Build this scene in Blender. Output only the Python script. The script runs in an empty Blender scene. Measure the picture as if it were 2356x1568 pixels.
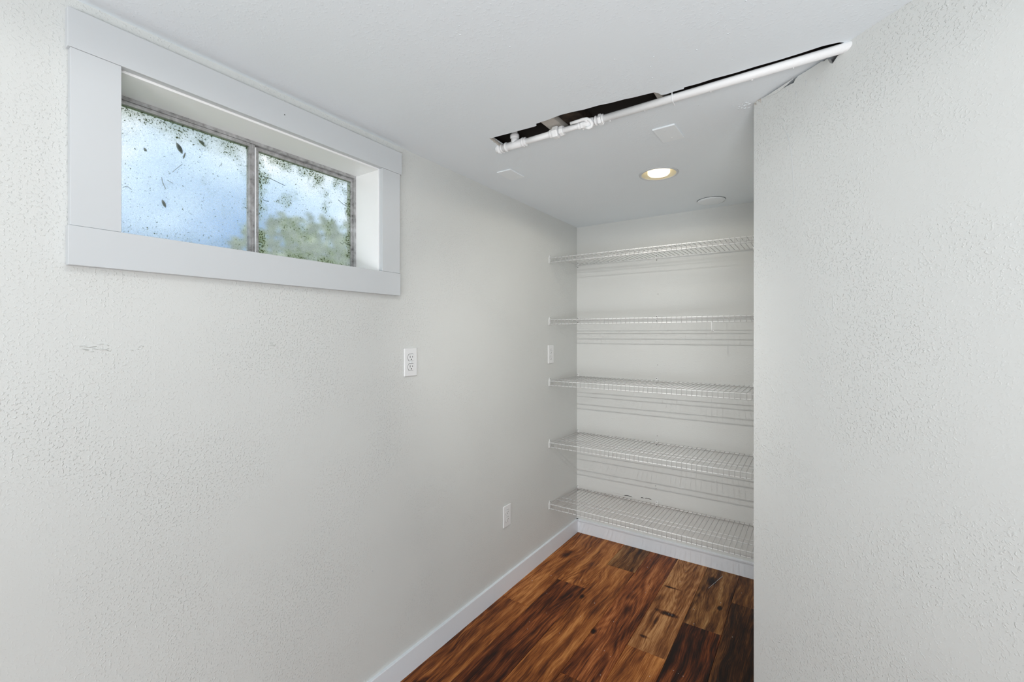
import bpy, bmesh, math, random
from mathutils import Vector, Matrix
random.seed(7)
S = bpy.context.scene
COL = S.collection
R = math.radians

# ------------------------------------------------------------------ camera
cam_d = bpy.data.cameras.new('camera')
cam = bpy.data.objects.new('camera', cam_d); COL.objects.link(cam)
cam.location = (1.3718, -2.8635, 1.3789)
cam.rotation_euler = (R(90.0), 0, R(33.859))
cam_d.sensor_fit = 'HORIZONTAL'; cam_d.sensor_width = 36.0
cam_d.lens = 1028.33 / 2356 * 36.0
cam_d.shift_x = 0.0
cam_d.shift_y = -14.65 / 2356
cam_d.clip_start = 0.02; cam_d.clip_end = 300
S.camera = cam

# ------------------------------------------------------------------ exposure
S.view_settings.view_transform = 'Standard'
S.view_settings.look = 'None'
S.view_settings.exposure = 0.07
S.view_settings.gamma = 1.0
S.view_settings.use_curve_mapping = False
S.cycles.max_bounces = 8
S.cycles.diffuse_bounces = 5
S.cycles.use_adaptive_sampling = True
S.cycles.adaptive_threshold = 0.035
S.cycles.use_denoising = True

# ------------------------------------------------------------------ sky
W = bpy.data.worlds.new('sky'); S.world = W; W.use_nodes = True
nt = W.node_tree; nt.nodes.clear()
n = nt.nodes.new; L = nt.links.new
tc = n('ShaderNodeTexCoord'); mp = n('ShaderNodeMapping'); mp.inputs['Scale'].default_value = (1, 1, 1.5)
mp.inputs['Location'].default_value = (0.0, 0.30, 0.0)
cl = n('ShaderNodeTexNoise'); cl.inputs['Scale'].default_value = 3.0; cl.inputs['Detail'].default_value = 4
sp = n('ShaderNodeSeparateXYZ'); am = n('ShaderNodeMath'); am.operation = 'MULTIPLY_ADD'; am.inputs[1].default_value = 0.42
cr = n('ShaderNodeValToRGB'); el = cr.color_ramp.elements; el.new(0.5); el.new(0.6)   # haze low down, a blue gap, then bright cloud
for k_, (p_, c_) in enumerate([(0.26, (0.22, 0.32, 0.30, 1)), (0.36, (0.08, 0.22, 0.50, 1)), (0.46, (0.46, 0.62, 0.84, 1)), (0.54, (1.0, 1.0, 1.0, 1))]):
    el[k_].position = p_; el[k_].color = c_
bg = n('ShaderNodeBackground'); bg.inputs['Strength'].default_value = 2.2
wo = n('ShaderNodeOutputWorld')
L(tc.outputs['Generated'], mp.inputs['Vector']); L(mp.outputs[0], cl.inputs['Vector'])
L(tc.outputs['Generated'], sp.inputs[0]); L(cl.outputs['Fac'], am.inputs[0]); L(sp.outputs[2], am.inputs[2])
L(am.outputs[0], cr.inputs['Fac']); L(cr.outputs[0], bg.inputs['Color']); L(bg.outputs[0], wo.inputs[0])

# ------------------------------------------------------------------ lights
def area(name, loc, rot, size, sizey, power, col, shape='RECTANGLE'):
    d = bpy.data.lights.new(name, 'AREA'); d.shape = shape; d.size = size
    if shape in ('RECTANGLE', 'ELLIPSE'): d.size_y = sizey
    d.energy = power; d.color = col
    o = bpy.data.objects.new(name, d); COL.objects.link(o)
    o.location = loc; o.rotation_euler = rot
    return o
H = 2.13
# lamps of the two recessed ceiling lights (one in view, one over the camera side of the room)
def lamp(name, loc, power, col, r, cone=176, blend=0.15, aim=None):
    d = bpy.data.lights.new(name, 'SPOT'); d.energy = power; d.color = col; d.shadow_soft_size = r
    d.spot_size = R(cone); d.spot_blend = blend
    o = bpy.data.objects.new(name, d); COL.objects.link(o); o.location = loc
    if aim: o.rotation_euler = (Vector(aim) - Vector(loc)).to_track_quat('-Z', 'Y').to_euler()
    return o
lamp('ceiling_lamp', (0.777, -0.745, H - 0.024), 5.4, (1.0, 0.93, 0.80), 0.05)
lamp('ceiling_lamp', (0.86, -2.50, H - 0.014), 6.5, (1.0, 0.98, 0.95), 0.045)
# added spot beside the second lamp, brightens the niche and strengthens its shelf shadows
lamp('niche_fill', (0.86, -2.50, H - 0.014), 84, (1.0, 0.975, 0.93), 0.016, 64, 1.0, (0.30, 0.0, 0.66))
# added soft fill areas behind the camera that raise the ambient light
area('fill_rear', (1.9, -5.3, 1.25), (R(90), 0, 0), 3.0, 1.9, 10, (0.93, 0.97, 1.0))
area('fill_side', (3.5, -4.0, 1.2), (R(90), 0, R(90)), 2.2, 1.8, 11, (0.94, 0.97, 1.0))
# added fills: one turned up to brighten the ceiling, one low at the rear
area('ceiling_fill', (1.75, -3.35, 0.95), (R(180 - 12), 0, 0), 0.6, 0.6, 17, (0.94, 0.975, 1.0), 'DISK')
area('low_fill', (2.0, -5.25, 0.50), (R(90 + 16), 0, R(16.6)), 1.8, 0.8, 44, (0.95, 0.98, 1.0))

# ------------------------------------------------------------------ helpers
def tag(o, label=None, cat=None, group=None, kind=None):
    if label: o['label'] = label
    if cat: o['category'] = cat
    if group: o['group'] = group
    if kind: o['kind'] = kind
    return o

def wloc(o):
    v = Vector(o.location); p = o.parent
    while p: v = v + Vector(p.location); p = p.parent
    return v

def empty(name, loc, label=None, cat=None, group=None, kind=None):
    o = bpy.data.objects.new(name, None); COL.objects.link(o); o.location = loc
    o.empty_display_size = 0.05
    return tag(o, label, cat, group, kind)

def obj(name, bm, mat, parent=None, loc=None, smooth=False, local=False):
    """bm holds world coordinates (or coordinates local to the parent when local=True)."""
    base = Vector((0, 0, 0))
    if parent is not None and not local: base = wloc(parent)
    if loc is not None: base = Vector(loc)
    if base.length > 0: bmesh.ops.translate(bm, verts=bm.verts, vec=-base)
    bmesh.ops.recalc_face_normals(bm, faces=bm.faces)
    me = bpy.data.meshes.new(name); bm.to_mesh(me); bm.free()
    if smooth:
        for p in me.polygons: p.use_smooth = True
    me.materials.append(mat)
    o = bpy.data.objects.new(name, me); COL.objects.link(o)
    if parent is not None:
        o.parent = parent
        if loc is not None: o.location = Vector(loc) - wloc(parent)
    elif loc is not None: o.location = loc
    return o

def BM(): return bmesh.new()

def box(bm, lo, hi, bev=0.0, seg=1):
    lo = Vector(lo); hi = Vector(hi)
    vs = [bm.verts.new((x, y, z)) for x in (lo.x, hi.x) for y in (lo.y, hi.y) for z in (lo.z, hi.z)]
    f = []
    for a in ((0, 1, 3, 2), (4, 6, 7, 5), (0, 4, 5, 1), (2, 3, 7, 6), (0, 2, 6, 4), (1, 5, 7, 3)):
        f.append(bm.faces.new([vs[i] for i in a]))
    if bev > 0:
        es = {e for x in f for e in x.edges}
        bmesh.ops.bevel(bm, geom=list(es), offset=bev, segments=seg, profile=0.5, affect='EDGES')
    return bm

def tube(bm, pts, r, seg=8, cap=True):
    pts = [Vector(p) for p in pts]
    rs = r if isinstance(r, (list, tuple)) else [r] * len(pts)
    rings = []
    prev = None
    for i, p in enumerate(pts):
        a = pts[max(i - 1, 0)]; b = pts[min(i + 1, len(pts) - 1)]
        t = (b - a).normalized()
        if prev is None:
            up = Vector((0, 0, 1)) if abs(t.z) < 0.9 else Vector((1, 0, 0))
            u = t.cross(up).normalized()
        else:
            u = (prev - t * prev.dot(t)).normalized()
        prev = u; w = t.cross(u)
        rings.append([bm.verts.new(p + (u * math.cos(2 * math.pi * k / seg) + w * math.sin(2 * math.pi * k / seg)) * rs[i]) for k in range(seg)])
    for a, b in zip(rings, rings[1:]):
        for k in range(seg):
            bm.faces.new((a[k], a[(k + 1) % seg], b[(k + 1) % seg], b[k]))
    if cap:
        bm.faces.new(rings[0][::-1]); bm.faces.new(rings[-1])
    return bm

def lathe(bm, prof, c, seg=48, axis='z', close=False):
    """prof: list of (radius, height) ; height runs along the axis"""
    c = Vector(c); rings = []
    for r, h in prof:
        ring = []
        for k in range(seg):
            a = 2 * math.pi * k / seg
            if axis == 'z': v = Vector((r * math.cos(a), r * math.sin(a), h))
            elif axis == 'x': v = Vector((h, r * math.cos(a), r * math.sin(a)))
            else: v = Vector((r * math.cos(a), h, r * math.sin(a)))
            ring.append(bm.verts.new(c + v))
        rings.append(ring)
    for a, b in zip(rings, rings[1:]):
        for k in range(seg):
            bm.faces.new((a[k], a[(k + 1) % seg], b[(k + 1) % seg], b[k]))
    if close:
        bm.faces.new(rings[0]); bm.faces.new(rings[-1])
    return bm

def slab(bm, outer, holes, fn, d0, d1):
    """flat plate with holes: outline in 2-D, fn(u, v, d) -> 3-D point"""
    loops = [outer] + holes
    flat = [p for lp in loops for p in lp]
    t2 = bmesh.new(); tv = [t2.verts.new((p[0], p[1], 0)) for p in flat]; k = 0
    for i, v in enumerate(tv): v.index = i
    for lp in loops:
        for i in range(len(lp)): t2.edges.new((tv[k + i], tv[k + (i + 1) % len(lp)]))
        k += len(lp)
    bmesh.ops.triangle_fill(t2, use_beauty=True, edges=t2.edges[:], normal=(0, 0, 1))
    tris = [[v.index for v in f.verts] for f in t2.faces]; t2.free()
    A = [bm.verts.new(fn(p[0], p[1], d0)) for p in flat]
    B = [bm.verts.new(fn(p[0], p[1], d1)) for p in flat]
    for t in tris:
        try:
            bm.faces.new([A[i] for i in t]); bm.faces.new([B[i] for i in t][::-1])
        except ValueError: pass
    k = 0
    for lp in loops:
        m = len(lp)
        for i in range(m):
            a, b = k + i, k + (i + 1) % m
            bm.faces.new((A[a], A[b], B[b], B[a]))
        k += m
    return bm

def circle(cx, cy, r, seg=40): return [(cx + r * math.cos(2 * math.pi * k / seg), cy + r * math.sin(2 * math.pi * k / seg)) for k in range(seg)]

def srgb(r, g, b):
    def f(c):
        c /= 255.0
        return c / 12.92 if c <= 0.04045 else ((c + 0.055) / 1.055) ** 2.4
    return (f(r), f(g), f(b), 1)

# ------------------------------------------------------------------ materials
def mat(name, col, rough=0.6, metal=0.0, spec=0.5, emit=None, estr=0.0):
    m = bpy.data.materials.new(name); m.use_nodes = True
    b = m.node_tree.nodes['Principled BSDF']
    b.inputs['Base Color'].default_value = col
    b.inputs['Roughness'].default_value = rough; b.inputs['Metallic'].default_value = metal
    b.inputs['Specular IOR Level'].default_value = spec
    if emit: b.inputs['Emission Color'].default_value = emit; b.inputs['Emission Strength'].default_value = estr
    return m, m.node_tree, b

def pos(nt):
    g = nt.nodes.new('ShaderNodeNewGeometry'); return g.outputs['Position']

def noise(nt, vec, scale, detail=2, rough=0.5, dist=0.0):
    a = nt.nodes.new('ShaderNodeTexNoise'); a.inputs['Scale'].default_value = scale
    a.inputs['Detail'].default_value = detail; a.inputs['Roughness'].default_value = rough
    a.inputs['Distortion'].default_value = dist
    nt.links.new(vec, a.inputs['Vector']); return a.outputs['Fac']

def ramp(nt, fac, stops):
    r = nt.nodes.new('ShaderNodeValToRGB'); e = r.color_ramp.elements
    while len(e) < len(stops): e.new(0.5)
    for i, (p, c) in enumerate(stops):
        e[i].position = p; e[i].color = c if not isinstance(c, (int, float)) else (c, c, c, 1)
    nt.links.new(fac, r.inputs['Fac']); return r.outputs['Color']

def mth(nt, op, a, b=None, clamp=False):
    m = nt.nodes.new('ShaderNodeMath'); m.operation = op; m.use_clamp = clamp
    for i, v in enumerate((a, b)):
        if v is None: continue
        if isinstance(v, (int, float)): m.inputs[i].default_value = v
        else: nt.links.new(v, m.inputs[i])
    return m.outputs[0]

def mixc(nt, fac, a, b, mode='MIX'):
    m = nt.nodes.new('ShaderNodeMix'); m.data_type = 'RGBA'; m.blend_type = mode
    if isinstance(fac, (int, float)): m.inputs[0].default_value = fac
    else: nt.links.new(fac, m.inputs[0])
    for i, v in ((6, a), (7, b)):
        if isinstance(v, tuple): m.inputs[i].default_value = v
        else: nt.links.new(v, m.inputs[i])
    return m.outputs[2]

def bump(nt, h, b, strength=1.0, dist=0.001):
    k = nt.nodes.new('ShaderNodeBump'); k.inputs['Strength'].default_value = strength; k.inputs['Distance'].default_value = dist
    nt.links.new(h, k.inputs['Height']); nt.links.new(k.outputs[0], b.inputs['Normal'])

def paint(name, col, tex=1.0, sc=70, rough=0.62, var=0.02):
    """painted drywall with an orange-peel texture that fades into smoother troweled patches"""
    m, nt, b = mat(name, col, rough, spec=0.35)
    p = pos(nt)
    a = noise(nt, p, sc, 1.5, 0.45, 0.0)
    a = ramp(nt, a, [(0.55, 0.0), (0.70, 1.0)])
    c = noise(nt, p, sc * 2.3, 1.5, 0.5)
    patch = ramp(nt, noise(nt, p, 3.2, 3), [(0.36, 0.2), (0.60, 1.0)])
    h = mth(nt, 'MULTIPLY', mth(nt, 'ADD', a, mth(nt, 'MULTIPLY', c, 0.35)), patch)
    bump(nt, h, b, 1.0, 0.0010 * tex)
    t = ramp(nt, noise(nt, p, 1.3, 3), [(0.3, tuple(x * (1 - var) for x in col[:3]) + (1,)), (0.7, tuple(min(1, x * (1 + var)) for x in col[:3]) + (1,))])
    nt.links.new(t, b.inputs['Base Color'])
    return m

M_wall = paint('wall_paint', (0.665, 0.678, 0.665, 1), 0.85, 185)
M_wall2 = paint('niche_wall_paint', (0.665, 0.678, 0.665, 1), 0.4, 120)
M_ceil = paint('ceiling_paint', (0.83, 0.885, 0.925, 1), 0.3, 120, 0.7, 0.015)
M_trim, _, _ = mat('trim_paint', (0.60, 0.625, 0.645, 1), 0.42)
M_jamb, _, _ = mat('daylit_jamb_paint', (0.94, 0.945, 0.95, 1), 0.4)  # whiter than the trim: window light on the recess is put into the colour
M_base, _, _ = mat('baseboard_paint', (0.79, 0.83, 0.88, 1), 0.38)
M_white, _, _ = mat('white_plastic', (0.80, 0.81, 0.82, 1), 0.35)
M_cover, _, _ = mat('painted_cover', (0.86, 0.905, 0.935, 1), 0.45)
M_pipe, _nt, _b = mat('white_pipe_paint', (0.90, 0.91, 0.92, 1), 0.5)
bump(_nt, noise(_nt, pos(_nt), 160, 3), _b, 0.8, 0.0009)
M_wire, _, _ = mat('coated_wire', (0.86, 0.87, 0.87, 1), 0.32)
M_cross, _, _ = mat('shaded_wire_coating', (0.50, 0.50, 0.50, 1), 0.4)  # white wire as well; its unlit look is put into this grey
M_dark, _, _ = mat('dark_hole', (0.006, 0.005, 0.005, 1), 0.8)
M_gap, _, _ = mat('cut_edge', (0.035, 0.028, 0.024, 1), 0.9)
M_brown, _nt, _b = mat('old_framing_wood', (0.045, 0.028, 0.018, 1), 0.85)
_nt.links.new(ramp(_nt, noise(_nt, pos(_nt), 30, 4), [(0.3, (0.012, 0.008, 0.006, 1)), (0.7, (0.06, 0.038, 0.024, 1))]), _b.inputs['Base Color'])
M_tear, _nt, _b = mat('torn_drywall', (0.50, 0.47, 0.43, 1), 0.9)
bump(_nt, noise(_nt, pos(_nt), 220, 3), _b, 1.0, 0.002)
M_metal, _nt, _b = mat('window_aluminium', (0.42, 0.42, 0.43, 1), 0.45, 0.35)
_nt.links.new(ramp(_nt, noise(_nt, pos(_nt), 45, 5, 0.7), [(0.28, (0.10, 0.10, 0.10, 1)), (0.42, (0.36, 0.355, 0.355, 1)), (0.66, (0.56, 0.56, 0.57, 1))]), _b.inputs['Base Color'])
M_chrome, _, _ = mat('reflector_metal', (0.88, 0.80, 0.60, 1), 0.35, 0.5)
M_lens, _, _ = mat('lamp_lens', (0.9, 0.88, 0.8, 1), 0.4, emit=(1.0, 0.90, 0.66, 1), estr=1.0)
M_twig, _, _ = mat('dead_leaf', (0.02, 0.035, 0.018, 1), 0.8)
M_steel, _, _ = mat('screw_steel', (0.10, 0.10, 0.10, 1), 0.4, 0.6)

# walnut coloured floor planks, tone per plank from the object colour (rgb tint, alpha = tone shift)
KNOTS = [(0.775, -0.600, 0.046, 0.018, 1.3), (0.735, -0.355, 0.036, 0.008, 1.1), (0.747, -0.69, 0.007, 0.08, 0.8), (0.733, -0.83, 0.022, 0.010, 0.9),
         (0.527, -0.920, 0.013, 0.022, 1.3), (0.085, -0.345, 0.022, 0.060, 0.7), (0.985, -0.405, 0.009, 0.022, 1.2), (0.905, -0.16, 0.02, 0.05, 0.8),
         (0.365, -0.70, 0.012, 0.020, 0.9), (0.08, -1.62, 0.02, 0.05, 0.8)]
def wood():
    m, nt, b = mat('walnut_plank', (0.1, 0.05, 0.02, 1), 0.48, spec=0.22)
    n = nt.nodes.new; l = nt.links.new
    oi = n('ShaderNodeObjectInfo'); g = n('ShaderNodeNewGeometry')
    off = n('ShaderNodeVectorMath'); off.operation = 'SCALE'; cv = n('ShaderNodeCombineXYZ')
    for i in range(3): l(oi.outputs['Random'], cv.inputs[i])
    l(cv.outputs[0], off.inputs[0]); off.inputs['Scale'].default_value = 37.0
    add = n('ShaderNodeVectorMath'); l(g.outputs['Position'], add.inputs[0]); l(off.outputs[0], add.inputs[1])
    # bend the grain sideways a little so it wanders along the board
    wn = n('ShaderNodeTexNoise'); wn.inputs['Scale'].default_value = 3.2; wn.inputs['Detail'].default_value = 2
    l(add.outputs[0], wn.inputs['Vector'])
    ws = n('ShaderNodeVectorMath'); ws.operation = 'MULTIPLY_ADD'; l(wn.outputs['Color'], ws.inputs[0])
    ws.inputs[1].default_value = (0.045, 0.0, 0.0); l(add.outputs[0], ws.inputs[2])
    def stretch(src, k):
        q = n('ShaderNodeVectorMath'); q.operation = 'MULTIPLY'; l(src, q.inputs[0]); q.inputs[1].default_value = (1, k, 1); return q.outputs[0]
    v = stretch(ws.outputs[0], 0.07); va = stretch(ws.outputs[0], 0.16); vb = stretch(add.outputs[0], 0.30)
    broad = noise(nt, v, 30, 4, 0.6, 0.3)
    # cathedral rings: contour lines of a smooth stretched field
    field = noise(nt, va, 6.0, 1.2, 0.4, 0.1)
    rings = mth(nt, 'SINE', mth(nt, 'ADD', mth(nt, 'MULTIPLY', field, 170.0), mth(nt, 'MULTIPLY', noise(nt, v, 60, 2), 6.0)))
    lm = ramp(nt, noise(nt, va, 6, 2), [(0.42, 0.15), (0.62, 1.0)])
    fine = noise(nt, stretch(ws.outputs[0], 0.035), 330, 3, 0.65, 0.0)
    blotch = noise(nt, vb, 9, 3, 0.55)
    f = mth(nt, 'ADD', mth(nt, 'MULTIPLY', mth(nt, 'SUBTRACT', broad, 0.5), 1.0), 0.42)
    f = mth(nt, 'ADD', f, mth(nt, 'MULTIPLY', mth(nt, 'MULTIPLY', rings, lm), 0.085))
    f = mth(nt, 'ADD', f, mth(nt, 'MULTIPLY', mth(nt, 'SUBTRACT', fine, 0.5), 0.72))
    f = mth(nt, 'ADD', f, mth(nt, 'MULTIPLY', mth(nt, 'SUBTRACT', blotch, 0.5), 0.42))
    f = mth(nt, 'ADD', f, mth(nt, 'SUBTRACT', oi.outputs['Alpha'], 0.5))
    # knots, at the places the boards show them
    sx = n('ShaderNodeSeparateXYZ'); l(g.outputs['Position'], sx.inputs[0])
    jit = mth(nt, 'MULTIPLY', mth(nt, 'SUBTRACT', noise(nt, g.outputs['Position'], 26, 4), 0.5), 1.5)
    for kx, ky, rx, ry, s in KNOTS:
        dx = mth(nt, 'DIVIDE', mth(nt, 'SUBTRACT', sx.outputs[0], kx), rx)
        dy = mth(nt, 'DIVIDE', mth(nt, 'SUBTRACT', sx.outputs[1], ky), ry)
        d = mth(nt, 'SQRT', mth(nt, 'ADD', mth(nt, 'MULTIPLY', dx, dx), mth(nt, 'MULTIPLY', dy, dy)))
        d = mth(nt, 'ADD', d, jit)
        mr = n('ShaderNodeMapRange'); l(d, mr.inputs[0]); mr.inputs[1].default_value = 1.35; mr.inputs[2].default_value = 0.4
        mr.inputs[3].default_value = 0.0; mr.inputs[4].default_value = 0.42 * s
        f = mth(nt, 'SUBTRACT', f, mr.outputs[0])
    c = ramp(nt, f, [(0.12, (0.009, 0.003, 0.0015, 1)), (0.28, (0.060, 0.018, 0.005, 1)), (0.42, (0.175, 0.060, 0.016, 1)),
                     (0.56, (0.33, 0.135, 0.040, 1)), (0.76, (0.60, 0.32, 0.125, 1))])
    c = mixc(nt, 1.0, c, oi.outputs['Color'], 'MULTIPLY')
    l(c, b.inputs['Base Color'])
    bump(nt, f, b, 0.5, 0.0006)
    return m
M_wood = wood()
M_sub, _, _ = mat('subfloor', (0.008, 0.005, 0.003, 1), 0.9)

# ------------------------------------------------------------------ ceiling
XR, YF = 3.6, -5.6
near = [(0.347, -1.4876), (0.39, -1.486), (0.437, -1.4825), (0.48, -1.481), (0.537, -1.4772), (0.548, -1.478), (0.553, -1.4925), (0.60, -1.494),
        (0.657, -1.501), (0.70, -1.497), (0.742, -1.490), (0.79, -1.4885), (0.83, -1.481), (0.875, -1.478), (0.90, -1.473), (0.945, -1.4685),
        (0.966, -1.466), (0.974, -1.456), (0.980, -1.438), (0.995, -1.434), (1.02, -1.4365), (1.046, -1.4355), (1.050, -1.4435), (1.09, -1.441),
        (1.13, -1.4435), (1.19, -1.440), (1.24, -1.442), (1.30, -1.4405), (1.354, -1.4425), (1.395, -1.446), (1.43, -1.440), (1.447, -1.428)]
far = [(1.44, -1.400), (1.30, -1.392), (1.10, -1.390), (0.80, -1.386), (0.50, -1.384), (0.345, -1.392)]
hole = near + far
bm = BM()
slab(bm, [(-0.02, YF), (XR, YF), (XR, 0.02), (-0.02, 0.02)], [hole, circle(0.777, -0.745, 0.0785), circle(0.86, -2.50, 0.0785)],
     lambda u, v, d: (u, v, d), H, H + 0.0135)
ceiling = obj('ceiling', bm, M_ceil); tag(ceiling, kind='structure')
# what shows inside the slot: black joist bay, a brown board, a pale block
bm = BM()
x0, x1, y0, y1, z0, z1 = 0.25, 1.62, -1.62, -1.30, H + 0.0136, H + 0.22
for a in (((x0, y0, z0), (x0, y1, z0), (x0, y1, z1), (x0, y0, z1)), ((x1, y0, z0), (x1, y1, z0), (x1, y1, z1), (x1, y0, z1)),
          ((x0, y0, z0), (x1, y0, z0), (x1, y0, z1), (x0, y0, z1)), ((x0, y1, z0), (x1, y1, z0), (x1, y1, z1), (x0, y1, z1)),
          ((x0, y0, z1), (x1, y0, z1), (x1, y1, z1), (x0, y1, z1))):
    bm.faces.new([bm.verts.new(p) for p in a])
obj('joist_bay', bm, M_gap, ceiling)
bm = BM(); box(bm, (0.558, -1.56, H + 0.014), (0.612, -1.31, H + 0.05), 0.002); tag(obj('framing_block', bm, M_tear, ceiling), 'pale framing block inside the slot')
bm = BM(); box(bm, (0.616, -1.56, H + 0.03), (0.69, -1.31, H + 0.07), 0.002); obj('framing_board', bm, M_brown, ceiling)
bm = BM(); box(bm, (0.955, -1.56, H + 0.014), (0.972, -1.31, H + 0.06), 0.001); obj('framing_block', bm, M_tear, ceiling)
bm = BM(); box(bm, (1.06, -1.60, H + 0.020), (1.60, -1.46, H + 0.06), 0.002); obj('framing_board', bm, M_brown, ceiling)
# torn drywall lip at the left end and lumps of plaster along the cut
bm = BM()
for i in range(9):
    t = i / 8.0
    c = Vector((0.349 - 0.001 * i, -1.485 + 0.075 * t, H + 0.004 + random.uniform(-.002, .002)))
    box(bm, c - Vector((.003, .006, .005)), c + Vector((.004, .006, .006)), 0.0015)
tag(obj('torn_edge', bm, M_tear, ceiling), kind='stuff')
def lump(bm, c, r, q=0.4):
    m = Matrix.Translation(c) @ Matrix.Diagonal((r * random.uniform(.7, 1.5), r * random.uniform(.7, 1.3), r * q, 1))
    bmesh.ops.create_icosphere(bm, subdivisions=1, radius=1.0, matrix=m)
bm = BM()
for i in range(34):   # blobs of the ceiling texture, thickest around the slot and the wall corner
    lump(bm, (random.uniform(.85, 1.45), random.uniform(-1.75, -1.50), H), random.uniform(.0012, .0026), 0.3)
for i in range(26):
    lump(bm, (1.205 + random.uniform(-.05, .0), -1.225 + random.uniform(-.02, .03), H), random.uniform(.0015, .0035), 0.5)
for i in range(30):
    lump(bm, (random.uniform(.2, 1.9), random.uniform(-2.2, -0.9), H), random.uniform(.0012, .0026), 0.35)
tag(obj('plaster_lumps', bm, M_ceil, ceiling, smooth=True), kind='stuff')

# ------------------------------------------------------------------ floor
bm = BM(); box(bm, (-0.02, YF, -0.06), (XR, 0.02, -0.0125)); floor = tag(obj('floor', bm, M_sub), kind='structure')
PW, PL = 0.1697, 1.22
PLANK = {}
def plank(xa, xb, ya, yb, tone, tint):
    key = (round(xb - xa, 4), round(yb - ya, 4))
    if key not in PLANK:
        b = BM(); g = 0.00045
        box(b, (g, g, -0.012), (key[0] - g, key[1] - g, 0.0), 0.0009, 1)
        me = bpy.data.meshes.new('plank'); bmesh.ops.recalc_face_normals(b, faces=b.faces); b.to_mesh(me); b.free(); me.materials.append(M_wood); PLANK[key] = me
    o = bpy.data.objects.new('plank', PLANK[key]); COL.objects.link(o); o.parent = floor
    o.location = (xa, ya, 0); o.color = (*tint, tone)
OR = (1.02, 0.80, 0.58); RD = (1.0, 0.72, 0.60); TN = (0.98, 0.94, 0.95); BR = (0.85, 0.90, 0.90); DK = (0.72, 0.74, 0.78)
SEEN = {(0, 0): (0.60, OR), (0, 1): (0.55, OR), (1, 0): (0.62, OR), (1, 1): (0.40, RD), (2, 0): (0.50, BR), (2, 1): (0.58, OR),
        (3, 0): (0.52, RD), (3, 1): (0.50, OR), (4, 0): (0.64, TN), (4, 1): (0.62, OR), (5, 0): (0.52, BR), (5, 1): (0.36, RD),
        (6, 0): (0.48, BR), (6, 1): (0.34, BR), (2, 2): (0.40, RD)}
JOINT = {0: -0.93, 1: -0.622, 2: -0.3175, 3: -1.2355, 4: -0.925, 5: -0.6245, 6: -0.320}
rnd = random.Random(3)
k = 0
x = 0.0093
xs = [(-0.015, x)] + [(x + PW * i, min(x + PW * (i + 1), XR)) for i in range(22) if x + PW * i < XR - 0.01]
for i, (xa, xb) in enumerate(xs):
    r = i - 1
    j = JOINT.get(r, -0.32 - 0.305 * ((6 - r) % 4) if r > 6 else -0.4)
    ys = [0.02, j]
    while ys[-1] > YF: ys.append(max(ys[-1] - PL, YF))
    if r == 2: pass
    for q in range(len(ys) - 1):
        tone, tint = SEEN.get((r, q), (rnd.uniform(0.40, 0.60), rnd.choice([OR, RD, BR, TN])))
        if ys[q] - ys[q + 1] > 0.005: plank(xa, xb, ys[q + 1], ys[q], tone, tint)

# ------------------------------------------------------------------ walls
WY0, WY1, WZ0, WZ1 = -2.512, -1.722, 1.607, 2.026
bm = BM()
slab(bm, [(YF, -0.05), (0.0, -0.05), (0.0, H), (YF, H)], [[(WY0, WZ0), (WY1, WZ0), (WY1, WZ1), (WY0, WZ1)]], lambda u, v, d: (d, u, v), 0.0, -0.20)
wall_left = tag(obj('wall_left', bm, M_wall), kind='structure')
bm = BM(); box(bm, (-0.20, 0.0, -0.05), (XR, 0.15, H)); wall_back = tag(obj('wall_back', bm, M_wall2), kind='structure')
# diagonal wall: drywall sheet with a broken top edge in front of dark framing
TH = R(-41.517); P0 = Vector((1.2152, -1.2229, 0)); QL = 1.35
wall_right = empty('wall_right', P0, kind='structure'); wall_right.rotation_euler = (0, 0, TH)
top = [(0.0, H - .0005), (0.012, H - .001), (0.030, H - .0015), (0.05, H - .005), (0.075, H - .008), (0.10, H - .011), (0.125, H - .014), (0.140, H - .015), (0.150, H - .017), (0.156, H - .009),
       (0.165, H - .005), (0.19, H - .0060), (0.21, H - .0065), (0.225, H - .006), (0.238, H - .006), (0.246, H - .010), (0.255, H - .009), (0.262, H - .024), (0.270, H - .031),
       (0.283, H - .020), (0.300, H - .0135), (0.310, H - .004), (0.318, H), (QL, H)]
bm = BM()
slab(bm, [(0.0, -0.05), (QL, -0.05)] + top[::-1], [], lambda u, v, d: (u, d, v), 0.0, 0.0125)
obj('drywall_sheet', bm, M_wall, wall_right, local=True)
bm = BM(); box(bm, (0.03, 0.013, -0.05), (QL - 0.01, 0.11, H - 0.034)); obj('wall_framing', bm, M_gap, wall_right, local=True)
# loose paper flap hanging between sheet and ceiling
bm = BM()
vs = []
for i in range(12):
    s = 0.035 + 0.115 * i / 11
    vs.append((bm.verts.new((s, -0.0008 - 0.003 * math.sin(i / 11 * math.pi), H - 0.0035 - 0.003 * math.sin(i / 11 * math.pi))),
               bm.verts.new((s, -0.0015, H - 0.0065 - 0.008 * math.sin(i / 11 * math.pi) + random.uniform(-.001, .001)))))
for a, b in zip(vs, vs[1:]): bm.faces.new((a[0], b[0], b[1], a[1]))
obj('torn_paper', bm, M_wall, wall_right, local=True)
# metal-like corner bead under the paint
bm = BM(); tube(bm, [(0.0022, 0.0022, -0.01), (0.0022, 0.0022, H - 0.001)], 0.0024, 8); obj('corner_bead', bm, M_wall, wall_right, local=True, smooth=True)
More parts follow.
